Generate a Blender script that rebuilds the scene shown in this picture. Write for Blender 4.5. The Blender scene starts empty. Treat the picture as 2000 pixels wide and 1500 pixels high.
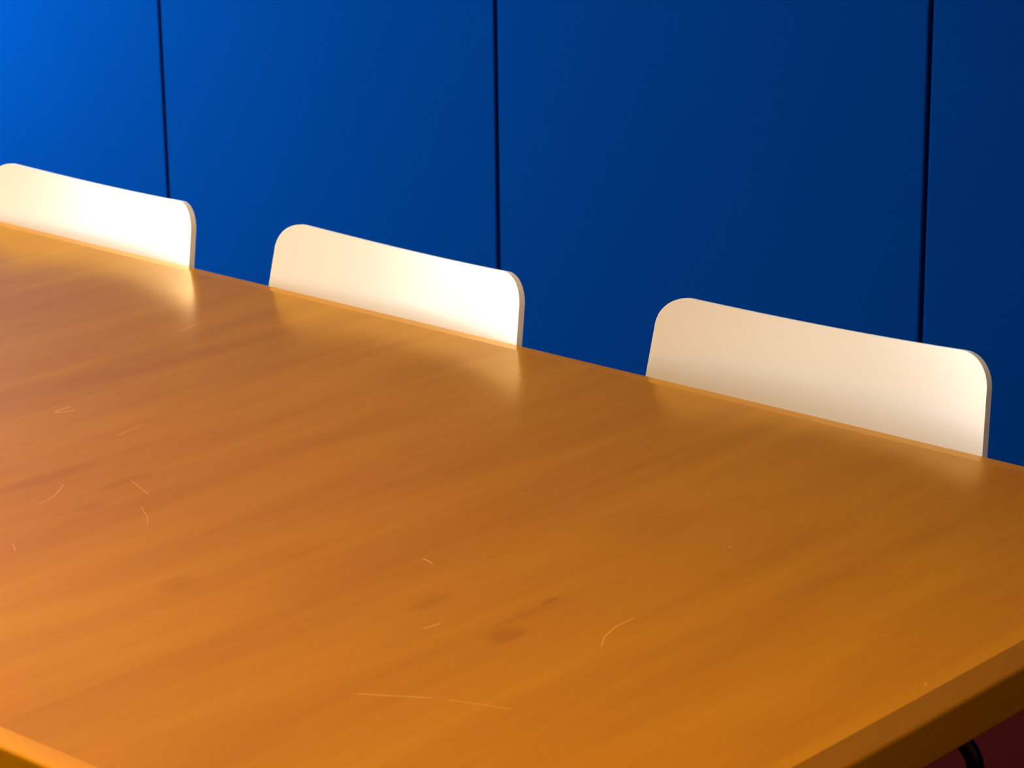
import bpy, bmesh, math, random
from mathutils import Vector, Matrix
random.seed(4)
C = bpy.context.scene.collection
sc = bpy.context.scene

# ------------------------------------------------------------------ camera
cam = bpy.data.cameras.new('camera'); co = bpy.data.objects.new('camera', cam); C.objects.link(co)
RT = Vector((0.7467243, 0.6650294, -0.0117810)); DN = Vector((0.1877807, -0.2277740, -0.9554357)); FW = Vector((-0.6380762, 0.7112348, -0.2949640))
m = Matrix.Identity(4)
for i in range(3):
    m[i][0] = RT[i]; m[i][1] = -DN[i]; m[i][2] = -FW[i]
m.translation = Vector((0, 0, 1.615)); co.matrix_world = m
cam.sensor_width = 36; cam.lens = 5387.70 / 2000 * 36; cam.clip_start = .05
cam.dof.use_dof = True; cam.dof.focus_distance = 2.78; cam.dof.aperture_fstop = 15
sc.camera = co
# ------------------------------------------------------------------ world, light, exposure
w = bpy.data.worlds.new('world'); sc.world = w; w.use_nodes = True
w.node_tree.nodes['Background'].inputs[0].default_value = (.75, .85, 1, 1)
w.node_tree.nodes['Background'].inputs[1].default_value = .35
sc.view_settings.view_transform = 'Standard'; sc.view_settings.look = 'None'
sc.view_settings.gamma = 1; sc.view_settings.use_curve_mapping = False
sc.view_settings.exposure = 0.0
XL, XR, YN, YB, ZC = -5.45, 1.7, -2.6, 3.40, 2.7      # room limits
# window openings in the left wall: y from, y to, daylight power
WINS = [(-.95, 1.90, 135), (2.20, 3.18, 225)]; WZ0, WZ1 = .75, 2.15
FX0, FX1 = -4.2, -2.0     # window opening in the wall behind the camera
def area(name, loc, rot, sx, sy, power, col):
    l = bpy.data.lights.new(name, 'AREA'); l.shape = 'RECTANGLE'; l.size = sx; l.size_y = sy; l.energy = power; l.color = col
    o = bpy.data.objects.new(name, l); C.objects.link(o); o.location = loc; o.rotation_euler = rot; return o
# daylight entering through the window of the left wall (faces +x)
for (y0, y1, pw) in WINS:
    area('window_daylight', (XL + .03, (y0 + y1) / 2, (WZ0 + WZ1) / 2), (0, math.radians(-90), 0), WZ1 - WZ0, y1 - y0, pw, (.98, 1, 1))
area('window_daylight', ((FX0 + FX1) / 2, YN + .03, (WZ0 + WZ1) / 2), (math.radians(90), 0, math.radians(180)), FX1 - FX0, WZ1 - WZ0, 118, (1, .93, .82))
area('ceiling_fill', (.35, .95, 2.66), (0, 0, 0), .6, .6, 34, (1, .68, .34)).data.spread = math.radians(100)  # added fill, no fixture there: brightens the table's right end face
# added warm overhead fill without a fixture, lifts table and chairs
area('ceiling_fill', (-2.4, .7, 2.66), (0, 0, 0), 2.2, .9, 50, (1, .65, .27)).data.spread = math.radians(115)

# ------------------------------------------------------------------ helpers
def tag(o, label=None, cat=None, group=None, kind=None):
    if label: o['label'] = label
    if cat: o['category'] = cat
    if group: o['group'] = group
    if kind: o['kind'] = kind
    return o
def empty(name, loc, rz=0):
    o = bpy.data.objects.new(name, None); C.objects.link(o); o.location = loc; o.rotation_euler = (0, 0, rz); o.empty_display_size = .1; return o
def link(name, bm, mat, parent=None, smooth=False):
    bm.normal_update()
    me = bpy.data.meshes.new(name); bm.to_mesh(me); bm.free()
    if smooth:
        for p in me.polygons: p.use_smooth = True
    me.materials.append(mat)
    o = bpy.data.objects.new(name, me); C.objects.link(o)
    if parent: o.parent = parent
    return o
def box(bm, a, b, bev=0, seg=2):
    r = bmesh.ops.create_cube(bm, size=1)
    v = r['verts']
    for q in v:
        q.co = Vector(((a[i] + b[i]) / 2 + q.co[i] * (b[i] - a[i]) for i in range(3)))
    if bev:
        es = list({e for q in v for e in q.link_edges})
        bmesh.ops.bevel(bm, geom=es, offset=bev, segments=seg, affect='EDGES', profile=.5)
    return bm
def B(a, b, bev=0, seg=2): return box(bmesh.new(), a, b, bev, seg)
def tube(bm, pts, r, n=20):
    pts = [Vector(p) for p in pts]; rings = []
    t = (pts[1] - pts[0]).normalized(); up = Vector((0, 0, 1)) if abs(t.z) < .9 else Vector((1, 0, 0))
    nrm = t.cross(up).normalized()
    for i, p in enumerate(pts):
        tt = ((pts[min(i + 1, len(pts) - 1)] - pts[max(i - 1, 0)])).normalized()
        nrm = (nrm - tt * nrm.dot(tt)).normalized(); bi = tt.cross(nrm)
        rr = r[i] if isinstance(r, (list, tuple)) else r
        rings.append([bm.verts.new(p + (nrm * math.cos(k * 2 * math.pi / n) + bi * math.sin(k * 2 * math.pi / n)) * rr) for k in range(n)])
    for a, b in zip(rings, rings[1:]):
        for k in range(n): bm.faces.new((a[k], a[(k + 1) % n], b[(k + 1) % n], b[k]))
    bm.faces.new(rings[0][::-1]); bm.faces.new(rings[-1])
    bmesh.ops.recalc_face_normals(bm, faces=bm.faces[:])
    return bm
def bend(p0, p1, p2, r, n=8):      # p0 -> p1 corner -> p2, rounded with radius r
    p0, p1, p2 = map(Vector, (p0, p1, p2)); a = (p0 - p1).normalized(); b = (p2 - p1).normalized()
    ang = a.angle(b); d = r / math.tan(ang / 2); s = p1 + a * d; e = p1 + b * d
    out = [p0]
    c = p1 + (a + b).normalized() * (r / math.sin(ang / 2))
    for i in range(n + 1):
        t = i / n; v = (s - c).lerp(e - c, t).normalized() * r; out.append(c + v)
    return out + [p2]

# ------------------------------------------------------------------ materials
class N:
    def __init__(s, name):
        s.m = bpy.data.materials.new(name); s.m.use_nodes = True; s.t = s.m.node_tree
        s.b = s.t.nodes['Principled BSDF']
    def n(s, ty, **k):
        o = s.t.nodes.new(ty)
        for a, b in k.items(): setattr(o, a, b)
        return o
    def l(s, a, b): s.t.links.new(a, b)
    def setin(s, o, i, v):
        if isinstance(v, bpy.types.NodeSocket): s.l(v, o.inputs[i])
        else: o.inputs[i].default_value = v
    def math(s, op, a, b=None, c=None, clamp=False):
        o = s.n('ShaderNodeMath', operation=op); o.use_clamp = clamp
        s.setin(o, 0, a)
        if b is not None: s.setin(o, 1, b)
        if c is not None: s.setin(o, 2, c)
        return o.outputs[0]
    def mix(s, f, a, b, mode='MIX'):
        o = s.n('ShaderNodeMix', data_type='RGBA', blend_type=mode)
        s.setin(o, 0, f); s.setin(o, 6, a); s.setin(o, 7, b); return o.outputs[2]
    def noise(s, scale, vec, detail=3, rough=.5, dist=0, offs=(0, 0, 0)):
        mp = s.n('ShaderNodeMapping'); s.l(vec, mp.inputs[0]); mp.inputs['Scale'].default_value = scale; mp.inputs['Location'].default_value = offs
        o = s.n('ShaderNodeTexNoise'); s.l(mp.outputs[0], o.inputs['Vector']); o.inputs['Scale'].default_value = 1
        o.inputs['Detail'].default_value = detail; o.inputs['Roughness'].default_value = rough; o.inputs['Distortion'].default_value = dist
        return o.outputs[0]
    def rng(s, v, a, b, c=0, d=1, smooth=False):
        o = s.n('ShaderNodeMapRange'); o.interpolation_type = 'SMOOTHSTEP' if smooth else 'LINEAR'
        s.l(v, o.inputs[0]); 
        for i, q in enumerate((a, b, c, d)): o.inputs[i + 1].default_value = q
        return o.outputs[0]
    def bump(s, h, strength, dist):
        o = s.n('ShaderNodeBump'); o.inputs['Strength'].default_value = strength; o.inputs['Distance'].default_value = dist
        s.l(h, o.inputs['Height']); s.l(o.outputs[0], s.b.inputs['Normal'])
    def set(s, col=None, rough=None, metal=None, spec=None, coat=None, coatr=None):
        if col: s.b.inputs['Base Color'].default_value = (*col, 1)
        if rough is not None: s.b.inputs['Roughness'].default_value = rough
        if metal is not None: s.b.inputs['Metallic'].default_value = metal
        if spec is not None: s.b.inputs['Specular IOR Level'].default_value = spec
        if coat is not None: s.b.inputs['Coat Weight'].default_value = coat; s.b.inputs['Coat Roughness'].default_value = coatr
        return s

SCR = [(-2.1976,1.7313,-2.1980,1.7517,0.00085,0.90),
(-2.1948,1.7291,-2.1845,1.7467,0.00085,0.90),
(-2.3276,2.0210,-2.3341,2.0602,0.00093,0.50),
(-2.0850,1.7178,-2.0938,1.7632,0.00103,0.35),
(-1.9824,1.5353,-1.9883,1.5587,0.00083,0.40),
(-1.9883,1.5587,-2.0087,1.5880,0.00084,0.45),
(-1.9681,1.6374,-1.9239,1.6218,0.00085,0.40),
(-1.9015,1.5933,-1.8754,1.5782,0.00083,0.35),
(-1.8754,1.5782,-1.8595,1.5643,0.00082,0.30),
(-1.3501,1.6105,-1.3619,1.6292,0.00099,0.40),
(-1.3619,1.6292,-1.3691,1.6539,0.00100,0.45),
(-1.3691,1.6539,-1.3692,1.6776,0.00090,0.45),
(-1.6023,1.6646,-1.5880,1.6615,0.00095,0.80),
(-1.4891,1.5457,-1.4856,1.5620,0.00123,0.50),
(-1.4349,1.4132,-1.3845,1.4452,0.00159,0.30),
(-1.3710,1.4514,-1.3223,1.4693,0.00158,0.22),
(-1.9159,1.4519,-1.9004,1.4424,0.00093,0.40),
(-2.0814,2.0690,-2.0737,2.0830,0.00096,0.40),
(-1.7411,1.9750,-1.7392,1.9745,0.00107,0.70),
(-1.4118,1.8645,-1.4095,1.8630,0.00121,0.50),
(-1.1058,1.7185,-1.1032,1.7153,0.00161,0.40),]
KNO = [(-1.4496,1.6604,0.0042,0.0136,0.50),
(-1.4279,1.5782,0.0150,0.0244,0.40),
(-1.5240,1.5903,0.0113,0.0290,0.22),
(-1.9700,1.6358,0.0096,0.0442,0.30),
(-1.9363,1.5643,0.0125,0.0237,0.25),
(-2.0371,1.5860,0.0162,0.0668,0.25),
(-1.7249,1.4816,0.0145,0.0239,0.20),
(-1.4442,1.6388,0.0070,0.0577,0.20),]
WOOD_D, WOOD_L = (.286, .097, .0004), (.405, .167, .0008)
def wood(name, seed, x0=None, x1=None, along='y', tone=1.0, ramp=None, pale_x=None):
    s = N(name); g = s.n('ShaderNodeNewGeometry').outputs['Position']
    def sc3(a, b): return (a, b, a) if along == 'y' else (b, a, a)
    of = (seed * 7.3, seed * 3.1, seed)
    big = s.noise(sc3(13, 1.8), g, 3, .5, .7, of)
    mid = s.noise(sc3(60, 4), g, 3, .55, .5, of)
    fin = s.noise(sc3(520, 16), g, 2, .6, 0, of)
    f = s.math('ADD', s.math('MULTIPLY', big, .80), s.math('MULTIPLY', mid, .30))
    f = s.math('ADD', f, s.math('MULTIPLY', fin, .12))
    f = s.rng(f, .26, .98)
    sep = s.n('ShaderNodeSeparateXYZ'); s.l(g, sep.inputs[0])
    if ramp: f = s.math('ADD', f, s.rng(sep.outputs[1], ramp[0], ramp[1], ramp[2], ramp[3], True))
    if pale_x is not None: f = s.math('ADD', f, s.rng(sep.outputs[0], pale_x - .030, pale_x, 0, .38, True))     # board colour turns paler towards the end edging
    f = s.math('MAXIMUM', s.math('MINIMUM', f, 1.3), 0)
    d = tuple(c * tone for c in WOOD_D); l = tuple(c * tone for c in WOOD_L)
    col = s.mix(f, (*d, 1), (*l, 1))
    if x0 is not None:
        # worn knots: soft dark marks in the wood
        dark = None
        for (kx, ky, rx, ry, st) in KNO:
            if not (x0 - .02 < kx < x1 + .02): continue
            a = s.math('DIVIDE', s.math('SUBTRACT', sep.outputs[0], kx), rx); b = s.math('DIVIDE', s.math('SUBTRACT', sep.outputs[1], ky), ry)
            d2 = s.math('ADD', s.math('MULTIPLY', a, a), s.math('MULTIPLY', b, b))
            d2 = s.math('ADD', d2, s.math('MULTIPLY', s.math('SUBTRACT', mid, .5), 1.2))
            k = s.rng(d2, 0, 1.3, st, 0, True)
            dark = k if dark is None else s.math('MAXIMUM', dark, k)
        if dark is not None: col = s.mix(dark, col, (.20, .06, .001, 1))
        # fine scratches in the lacquer
        scr = None
        for (ax, ay, bx, by, wd, st) in SCR:
            if not (x0 < ax < x1 or x0 < bx < x1): continue
            L = math.hypot(bx - ax, by - ay); ux, uy = (bx - ax) / L, (by - ay) / L
            px = s.math('SUBTRACT', sep.outputs[0], ax); py = s.math('SUBTRACT', sep.outputs[1], ay)
            t = s.math('ADD', s.math('MULTIPLY', px, ux), s.math('MULTIPLY', py, uy))
            tc = s.math('MINIMUM', s.math('MAXIMUM', t, 0), L)
            ex = s.math('SUBTRACT', px, s.math('MULTIPLY', tc, ux)); ey = s.math('SUBTRACT', py, s.math('MULTIPLY', tc, uy))
            dd = s.math('SQRT', s.math('ADD', s.math('MULTIPLY', ex, ex), s.math('MULTIPLY', ey, ey)))
            k = s.rng(dd, wd * .2, wd * .9, st * .62, 0, True)
            scr = k if scr is None else s.math('MAXIMUM', scr, k)
        if scr is not None: col = s.mix(scr, col, (.95, .50, .16, 1))
    s.l(col, s.b.inputs['Base Color'])
    s.set(rough=.6, spec=0)
    h = s.noise(sc3(900, 60), g, 2, .6, 0, of)
    s.bump(h, .10, .0004)
    # amber lacquer over the stained wood: a tinted gloss weighted by Fresnel
    gl = s.n('ShaderNodeBsdfGlossy'); gl.inputs['Color'].default_value = (1, .73, .36, 1)
    s.l(s.rng(s.noise((30, 9, 9), g, 3, .6, 0, of), .3, .7, .16, .20), gl.inputs['Roughness'])
    s.l(s.b.inputs['Normal'].links[0].from_socket, gl.inputs['Normal'])
    fr = s.n('ShaderNodeFresnel'); fr.inputs['IOR'].default_value = 1.42
    ms = s.n('ShaderNodeMixShader'); s.l(fr.outputs[0], ms.inputs[0]); s.l(s.b.outputs[0], ms.inputs[1]); s.l(gl.outputs[0], ms.inputs[2])
    s.l(ms.outputs[0], s.t.nodes['Material Output'].inputs['Surface'])
    return s.m
def plain(name, col, rough, metal=0, spec=.5, var=.06, scale=40, bump=0):
    s = N(name); s.set(col, rough, metal, spec)
    g = s.n('ShaderNodeNewGeometry').outputs['Position']; n = s.noise((scale,) * 3, g, 4)
    d = s.mix(n, (*[c * (1 - var) for c in col], 1), (*[min(c * (1 + var), 1) for c in col], 1)); s.l(d, s.b.inputs['Base Color'])
    if bump: s.bump(n, bump, .001)
    return s.m
def fabric():
    s = N('blue_fabric'); s.set(rough=.95, spec=0)
    g = s.n('ShaderNodeNewGeometry').outputs['Position']
    h1 = s.noise((1400, 1, 260), g, 2, .6); h2 = s.noise((260, 1, 1400), g, 2, .6)
    th = s.math('ADD', s.math('MULTIPLY', h1, .5), s.math('MULTIPLY', h2, .5))
    big = s.noise((3, 3, 2), g, 3)
    f = s.math('ADD', s.math('MULTIPLY', s.rng(th, .3, .7), .7), s.math('MULTIPLY', big, .3))
    c = s.mix(f, (.0001, .0235, .137, 1), (.0002, .0325, .174, 1)); s.l(c, s.b.inputs['Base Color'])
    s.bump(th, .12, .0006); return s.m
BLUE = fabric()
SHELL = plain('white_shell_plastic', (.90, .88, .845), .30, 0, .6, .006, 300)
TUBE = plain('dark_steel_tube', (.03, .014, .014), .33, 1, .5, .03)
RUB = plain('black_rubber', (.012, .012, .012), .7)
FLOOR = plain('maroon_carpet', (.040, .0045, .0045), 1, 0, 0, .35, 500, .4)
DARK = plain('dark_backing', (.003, .003, .006), .9, 0, .1)
PAINT = plain('grey_paint', (.34, .32, .30), .8, 0, .3, .03, 8)
PAINTD = plain('dark_paint', (.075, .07, .068), .85, 0, .3, .03, 8)
CEIL = plain('ceiling_paint', (.3, .29, .27), .9, 0, .2, .03, 8)
FRAME = plain('window_frame_paint', (.7, .7, .68), .5)
g_ = N('window_glass'); g_.set((1, 1, 1), .02); g_.b.inputs['Transmission Weight'].default_value = 1; GLASS = g_.m

# ------------------------------------------------------------------ setting
S = dict(kind='structure')
tag(link('floor', B((XL - .2, YN - .2, -.1), (XR + .2, YB + .15, 0)), FLOOR), 'dark maroon carpet floor under the table', **S)
tag(link('ceiling', B((XL - .2, YN - .2, ZC), (XR + .2, YB + .15, ZC + .1)), CEIL), **S)
tag(link('wall_right', B((XR, YN - .2, 0), (XR + .1, YB + .15, ZC)), PAINT), **S)
bm = bmesh.new()
for a, b in (((XL - .2, 0), (FX0, ZC)), ((FX1, 0), (XR, ZC)), ((FX0, 0), (FX1, WZ0)), ((FX0, WZ1), (FX1, ZC))): box(bm, (a[0], YN - .1, a[1]), (b[0], YN, b[1]))
tag(link('wall_front', bm, PAINTD), **S)
wn = tag(empty('window_3', (0, 0, 0)), 'window in the wall behind the camera', **S)
st = (FX1 - FX0 - .05) / 2
link('window_frame', B((FX0, YN - .08, WZ0), (FX1, YN - .02, WZ0 + .05), .004), FRAME, wn)
link('window_frame', B((FX0, YN - .08, WZ1 - .05), (FX1, YN - .02, WZ1), .004), FRAME, wn)
for k in range(3): link('window_frame', B((FX0 + k * st, YN - .08, WZ0 + .05), (FX0 + k * st + .05, YN - .02, WZ1 - .05), .004), FRAME, wn)
for k in range(2): link('pane', B((FX0 + k * st + .05, YN - .055, WZ0 + .05), (FX0 + k * st + st, YN - .047, WZ1 - .05)), GLASS, wn)
bm = bmesh.new(); ys = [YN] + [v for q in WINS for v in q[:2]] + [YB + .15]
for k in range(0, len(ys), 2): box(bm, (XL - .1, ys[k], 0), (XL, ys[k + 1], ZC))
for (y0, y1, pw) in WINS: box(bm, (XL - .1, y0, 0), (XL, y1, WZ0)); box(bm, (XL - .1, y0, WZ1), (XL, y1, ZC))
tag(link('wall_left', bm, PAINT), **S)
for wi, (y0, y1, pw) in enumerate(WINS):
    wn = tag(empty('window_%d' % (wi + 1), (0, 0, 0)), 'window in the left wall', **S)
    nm = 2 if wi == 0 else 1; st = (y1 - y0 - .05) / nm
    link('window_frame', B((XL - .08, y0, WZ0), (XL - .02, y1, WZ0 + .05), .004), FRAME, wn)
    link('window_frame', B((XL - .08, y0, WZ1 - .05), (XL - .02, y1, WZ1), .004), FRAME, wn)
    for k in range(nm + 1): link('window_frame', B((XL - .08, y0 + k * st, WZ0 + .05), (XL - .02, y0 + k * st + .05, WZ1 - .05), .004), FRAME, wn)
    for k in range(nm): link('pane', B((XL - .055, y0 + k * st + .05, WZ0 + .05), (XL - .047, y0 + k * st + st, WZ1 - .05)), GLASS, wn)
# back wall: blue fabric covered panels on a dark backing, with open joints
wb = tag(link('wall_back', B((XL, YB + .03, 0), (XR, YB + .12, ZC)), DARK), 'wall of tall blue fabric panels with dark vertical joints', **S)
seams = [-3.9275, -3.0775, -2.218]          # the three joints in view
P = .855
xs = [seams[0] - 2 * P, seams[0] - P] + seams + [seams[2] + P * k for k in range(1, 5)]
gap = .0066
for a, b in zip(xs, xs[1:]):
    aa, bb = max(a, XL + .002), min(b, XR - .002)
    if bb - aa < .05: continue
    link('panel', B((aa + gap / 2, YB, .09), (bb - gap / 2, YB + .03, ZC - .01), .0035, 4), BLUE, wb)
tag(link('baseboard_back', B((XL, YB + .012, 0), (XR, YB + .03, .085), .002), DARK), **S)

# ------------------------------------------------------------------ table
TZ, TH = .740, .041
TX0, TX1, TY0, TY1 = -3.178, -1.0651, 1.1693, 2.2305
LW, LE, SL = .0211, .0285, .0020      # edging: width along the sides, at the ends, fall
tb = tag(empty('table', ((TX0 + TX1) / 2, (TY0 + TY1) / 2, 0)), 'long orange-brown wooden table with a scratched satin top and solid edging', 'table')
off = Vector(tb.location)
def T(name, bm, mat, par=None):
    bmesh.ops.translate(bm, verts=bm.verts, vec=-off); return link(name, bm, mat, tb if par is None else par)
jx = [TX0 + LE, -2.640, -2.126, -1.608, TX1 - LE]
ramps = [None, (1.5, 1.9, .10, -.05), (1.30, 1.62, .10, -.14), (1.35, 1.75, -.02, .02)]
for k, (a, b) in enumerate(zip(jx, jx[1:])):
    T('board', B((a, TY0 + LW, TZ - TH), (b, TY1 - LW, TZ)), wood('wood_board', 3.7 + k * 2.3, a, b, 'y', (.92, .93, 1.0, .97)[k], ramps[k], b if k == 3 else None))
# solid edging strips: mitred, their top falls very slightly outwards, with eased arrises
def lipping(pi, po, mat):     # inner pair, outer pair of xy points
    bm = bmesh.new(); (i0, i1), (o0, o1) = pi, po
    v = lambda p, z: bm.verts.new((p[0], p[1], z))
    a = [v(i0, TZ), v(i1, TZ), v(o1, TZ - SL), v(o0, TZ - SL)]
    c = [v(i0, TZ - TH), v(i1, TZ - TH), v(o1, TZ - TH), v(o0, TZ - TH)]
    bm.faces.new(a); bm.faces.new(c[::-1]); fs = []
    for k in range(4): bm.faces.new((a[k], c[k], c[(k + 1) % 4], a[(k + 1) % 4]))
    bmesh.ops.recalc_face_normals(bm, faces=bm.faces[:])
    bm.edges.ensure_lookup_table()
    es = [e for e in bm.edges if set(e.verts) in ({a[2], a[3]}, {c[2], c[3]})]
    bmesh.ops.bevel(bm, geom=es, offset=.0028, segments=4, affect='EDGES', profile=.5)
    T('edging_strip', bm, mat)
ix0, ix1, iy0, iy1 = TX0 + LE, TX1 - LE, TY0 + LW, TY1 - LW
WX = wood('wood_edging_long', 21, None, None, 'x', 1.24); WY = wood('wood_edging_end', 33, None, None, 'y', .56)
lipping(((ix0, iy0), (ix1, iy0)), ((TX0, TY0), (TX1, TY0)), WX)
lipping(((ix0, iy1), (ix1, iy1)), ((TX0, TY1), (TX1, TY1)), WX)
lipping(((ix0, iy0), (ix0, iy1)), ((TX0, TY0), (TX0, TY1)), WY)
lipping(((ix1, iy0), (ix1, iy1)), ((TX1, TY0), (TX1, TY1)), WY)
for x in (TX0 + .06, TX1 - .12):
    for y in (TY0 + .06, TY1 - .12): T('leg', B((x, y, 0), (x + .06, y + .06, TZ - TH), .004), WY)

# ------------------------------------------------------------------ chairs
W0, SAG, LEAN, TOP, RAD, TAP, CR = .2089, .0304, .1758, .0689, .0396, .0751, -.0085
HB = .74
def halfw(v):
    w_ = W0 - TAP * v if v > -.10 else W0 + TAP * .10 - (-.10 - v) * .02
    vc = TOP - RAD
    if v > vc: 
        w_ = W0 - TAP * vc - RAD + math.sqrt(max(RAD ** 2 - (v - vc) ** 2, 0))
    return w_
def shell_mesh():
    # profile of the middle line, from the top of the back down, round the bend, out to the seat front: (y, z, ny, nz, halfwidth, dish)
    prof = []
    vc = TOP - RAD
    for k in range(15):
        a = math.pi / 2 * (1 - k / 14); v = vc + RAD * math.sin(a); prof.append((v, halfw(v)))
    v = vc
    while v > -.215: v -= .012; prof.append((v, halfw(v)))
    L = []
    ln = math.hypot(1, LEAN); ny, nz = -1 / ln, LEAN / ln
    for v, h in prof: L.append([LEAN * v, HB + v, ny, nz, h, SAG, v])
    # bend
    y0, z0 = L[-1][0], L[-1][1]; a0 = math.atan2(1, LEAN)     # direction down the back
    R_ = .075; th0 = math.atan2(LEAN, 1)                      # angle of normal from -y towards +z
    cy, cz = y0 + ny * R_, z0 + nz * R_
    n = 12; th1 = math.radians(93)
    for k in range(1, n + 1):
        th = th0 + (th1 - th0) * k / n; nyy, nzz = -math.cos(th), math.sin(th)
        L.append([cy - nyy * R_, cz - nzz * R_, nyy, nzz, .2105 - .004 * math.sin(math.pi * k / n), SAG * (1 - k / n) + .010 * k / n, None])
    y, z = L[-1][0], L[-1][1]; th = th1
    n = 22; D_ = .36
    for k in range(1, n + 1):
        t = k / n; th = math.radians(93) - math.radians(3) * min(t * 3, 1) - math.radians(28) * max(t - .75, 0) / .25 * .0
        ds = D_ / n; fall = math.radians(24) * max((t - .72) / .28, 0)
        y -= ds * math.cos(fall); z += ds * (.05 * (t < .72) - math.sin(fall))
        hw = .2105 + .008 * math.sin(math.pi * min(t, .8) / 1.6)
        if t > .80:
            q = (t - .80) / .20; hw = hw - .05 + .05 * math.sqrt(max(1 - q * q, 0))
        L.append([y, z, -math.sin(fall), math.cos(fall), hw, .010 * (1 - max(t - .6, 0) / .4), None])
    return L
def build_shell(par):
    L = shell_mesh(); bm = bmesh.new(); NU = 28; g = []
    for (y, z, ny, nz, h, dish, v) in L:
        row = []
        for i in range(NU + 1):
            t = -1 + 2 * i / NU; t = math.copysign(1 - (1 - abs(t)) ** 1.25, t) if t else 0
            x = t * h; q = (x / W0) ** 2
            zz = z
            if v is not None and v > 0: zz += CR * (1 - q) * (v / TOP)
            row.append(bm.verts.new((x, y + ny * dish * q, zz + nz * dish * q)))
        g.append(row)
    for a, b in zip(g, g[1:]):
        for i in range(NU): bm.faces.new((a[i], b[i], b[i + 1], a[i + 1]))
    bmesh.ops.recalc_face_normals(bm, faces=bm.faces[:])
    # make the normals point to the sitter
    bm.faces.ensure_lookup_table(); bm.normal_update()
    if bm.faces[NU // 2 + NU * 16].normal.y > 0: bmesh.ops.reverse_faces(bm, faces=bm.faces[:])
    o = link('seat_shell', bm, SHELL, par, True)
    so = o.modifiers.new('thickness', 'SOLIDIFY'); so.thickness = .0075; so.offset = -1; so.use_even_offset = True
    be = o.modifiers.new('round', 'BEVEL'); be.width = .0026; be.segments = 3; be.limit_method = 'ANGLE'; be.angle_limit = math.radians(55); be.harden_normals = False
    wn_ = o.modifiers.new('weighted', 'WEIGHTED_NORMAL'); wn_.keep_sharp = False
    return o
def build_chair():
    r = empty('chair', (0, 0, 0)); build_shell(r)
    zf = .390; rt = .0098; SL_ = shell_mesh()
    # four bent tube legs, each turning in under the shell
    for sx in (-1, 1):
        for (yt, yf) in ((-.010, .045), (-.335, -.375)):
            pts = bend((sx * .015, yt - .02 if yt > -.1 else yt + .02, zf), (sx * .199, yt, zf), (sx * .214, yf, .012), .042, 12)
            link('leg', tube(bmesh.new(), pts, rt), TUBE, r, True)
            link('foot', tube(bmesh.new(), [(sx * .214, yf, 0), (sx * .214, yf, .016)], .0125), RUB, r, False)
    # seat carrier between the leg pairs
    for sx in (-1, 1):
        link('seat_frame', tube(bmesh.new(), [(sx * .09, -.025, zf), (sx * .09, -.33, zf)], .009), TUBE, r, True)
        for yy in (-.13, -.28):
            zs = min(SL_, key=lambda q: abs(q[0] - yy) + (0 if q[3] > .9 else 9))[1] - .001
            link('spacer', tube(bmesh.new(), [(sx * .09, yy, zf + .006), (sx * .09, yy, zs)], .012), RUB, r, False)
    return r
def dup(root):
    c = root.copy(); C.objects.link(c)
    for ch in list(root.children):
        k = ch.copy(); C.objects.link(k); k.parent = c
    return c
first = build_chair()
poses = [(-2.7609, 2.2710, -.0102, 'white plastic shell chair at the far left of the row, cut by the left border'),
         (-2.2074, 2.2746, -.0302, 'white plastic shell chair in the middle of the row behind the table'),
         (-1.6329, 2.3214, .0595, 'white plastic shell chair at the right end of the row, tan on its left half')]
for i, (x, y, a, lb) in enumerate(poses):
    o = first if i == 0 else dup(first)
    o.location = (x, y, 0); o.rotation_euler = (0, 0, a)
    tag(o, lb, 'chair', 'white chairs tucked in along the far side of the table')
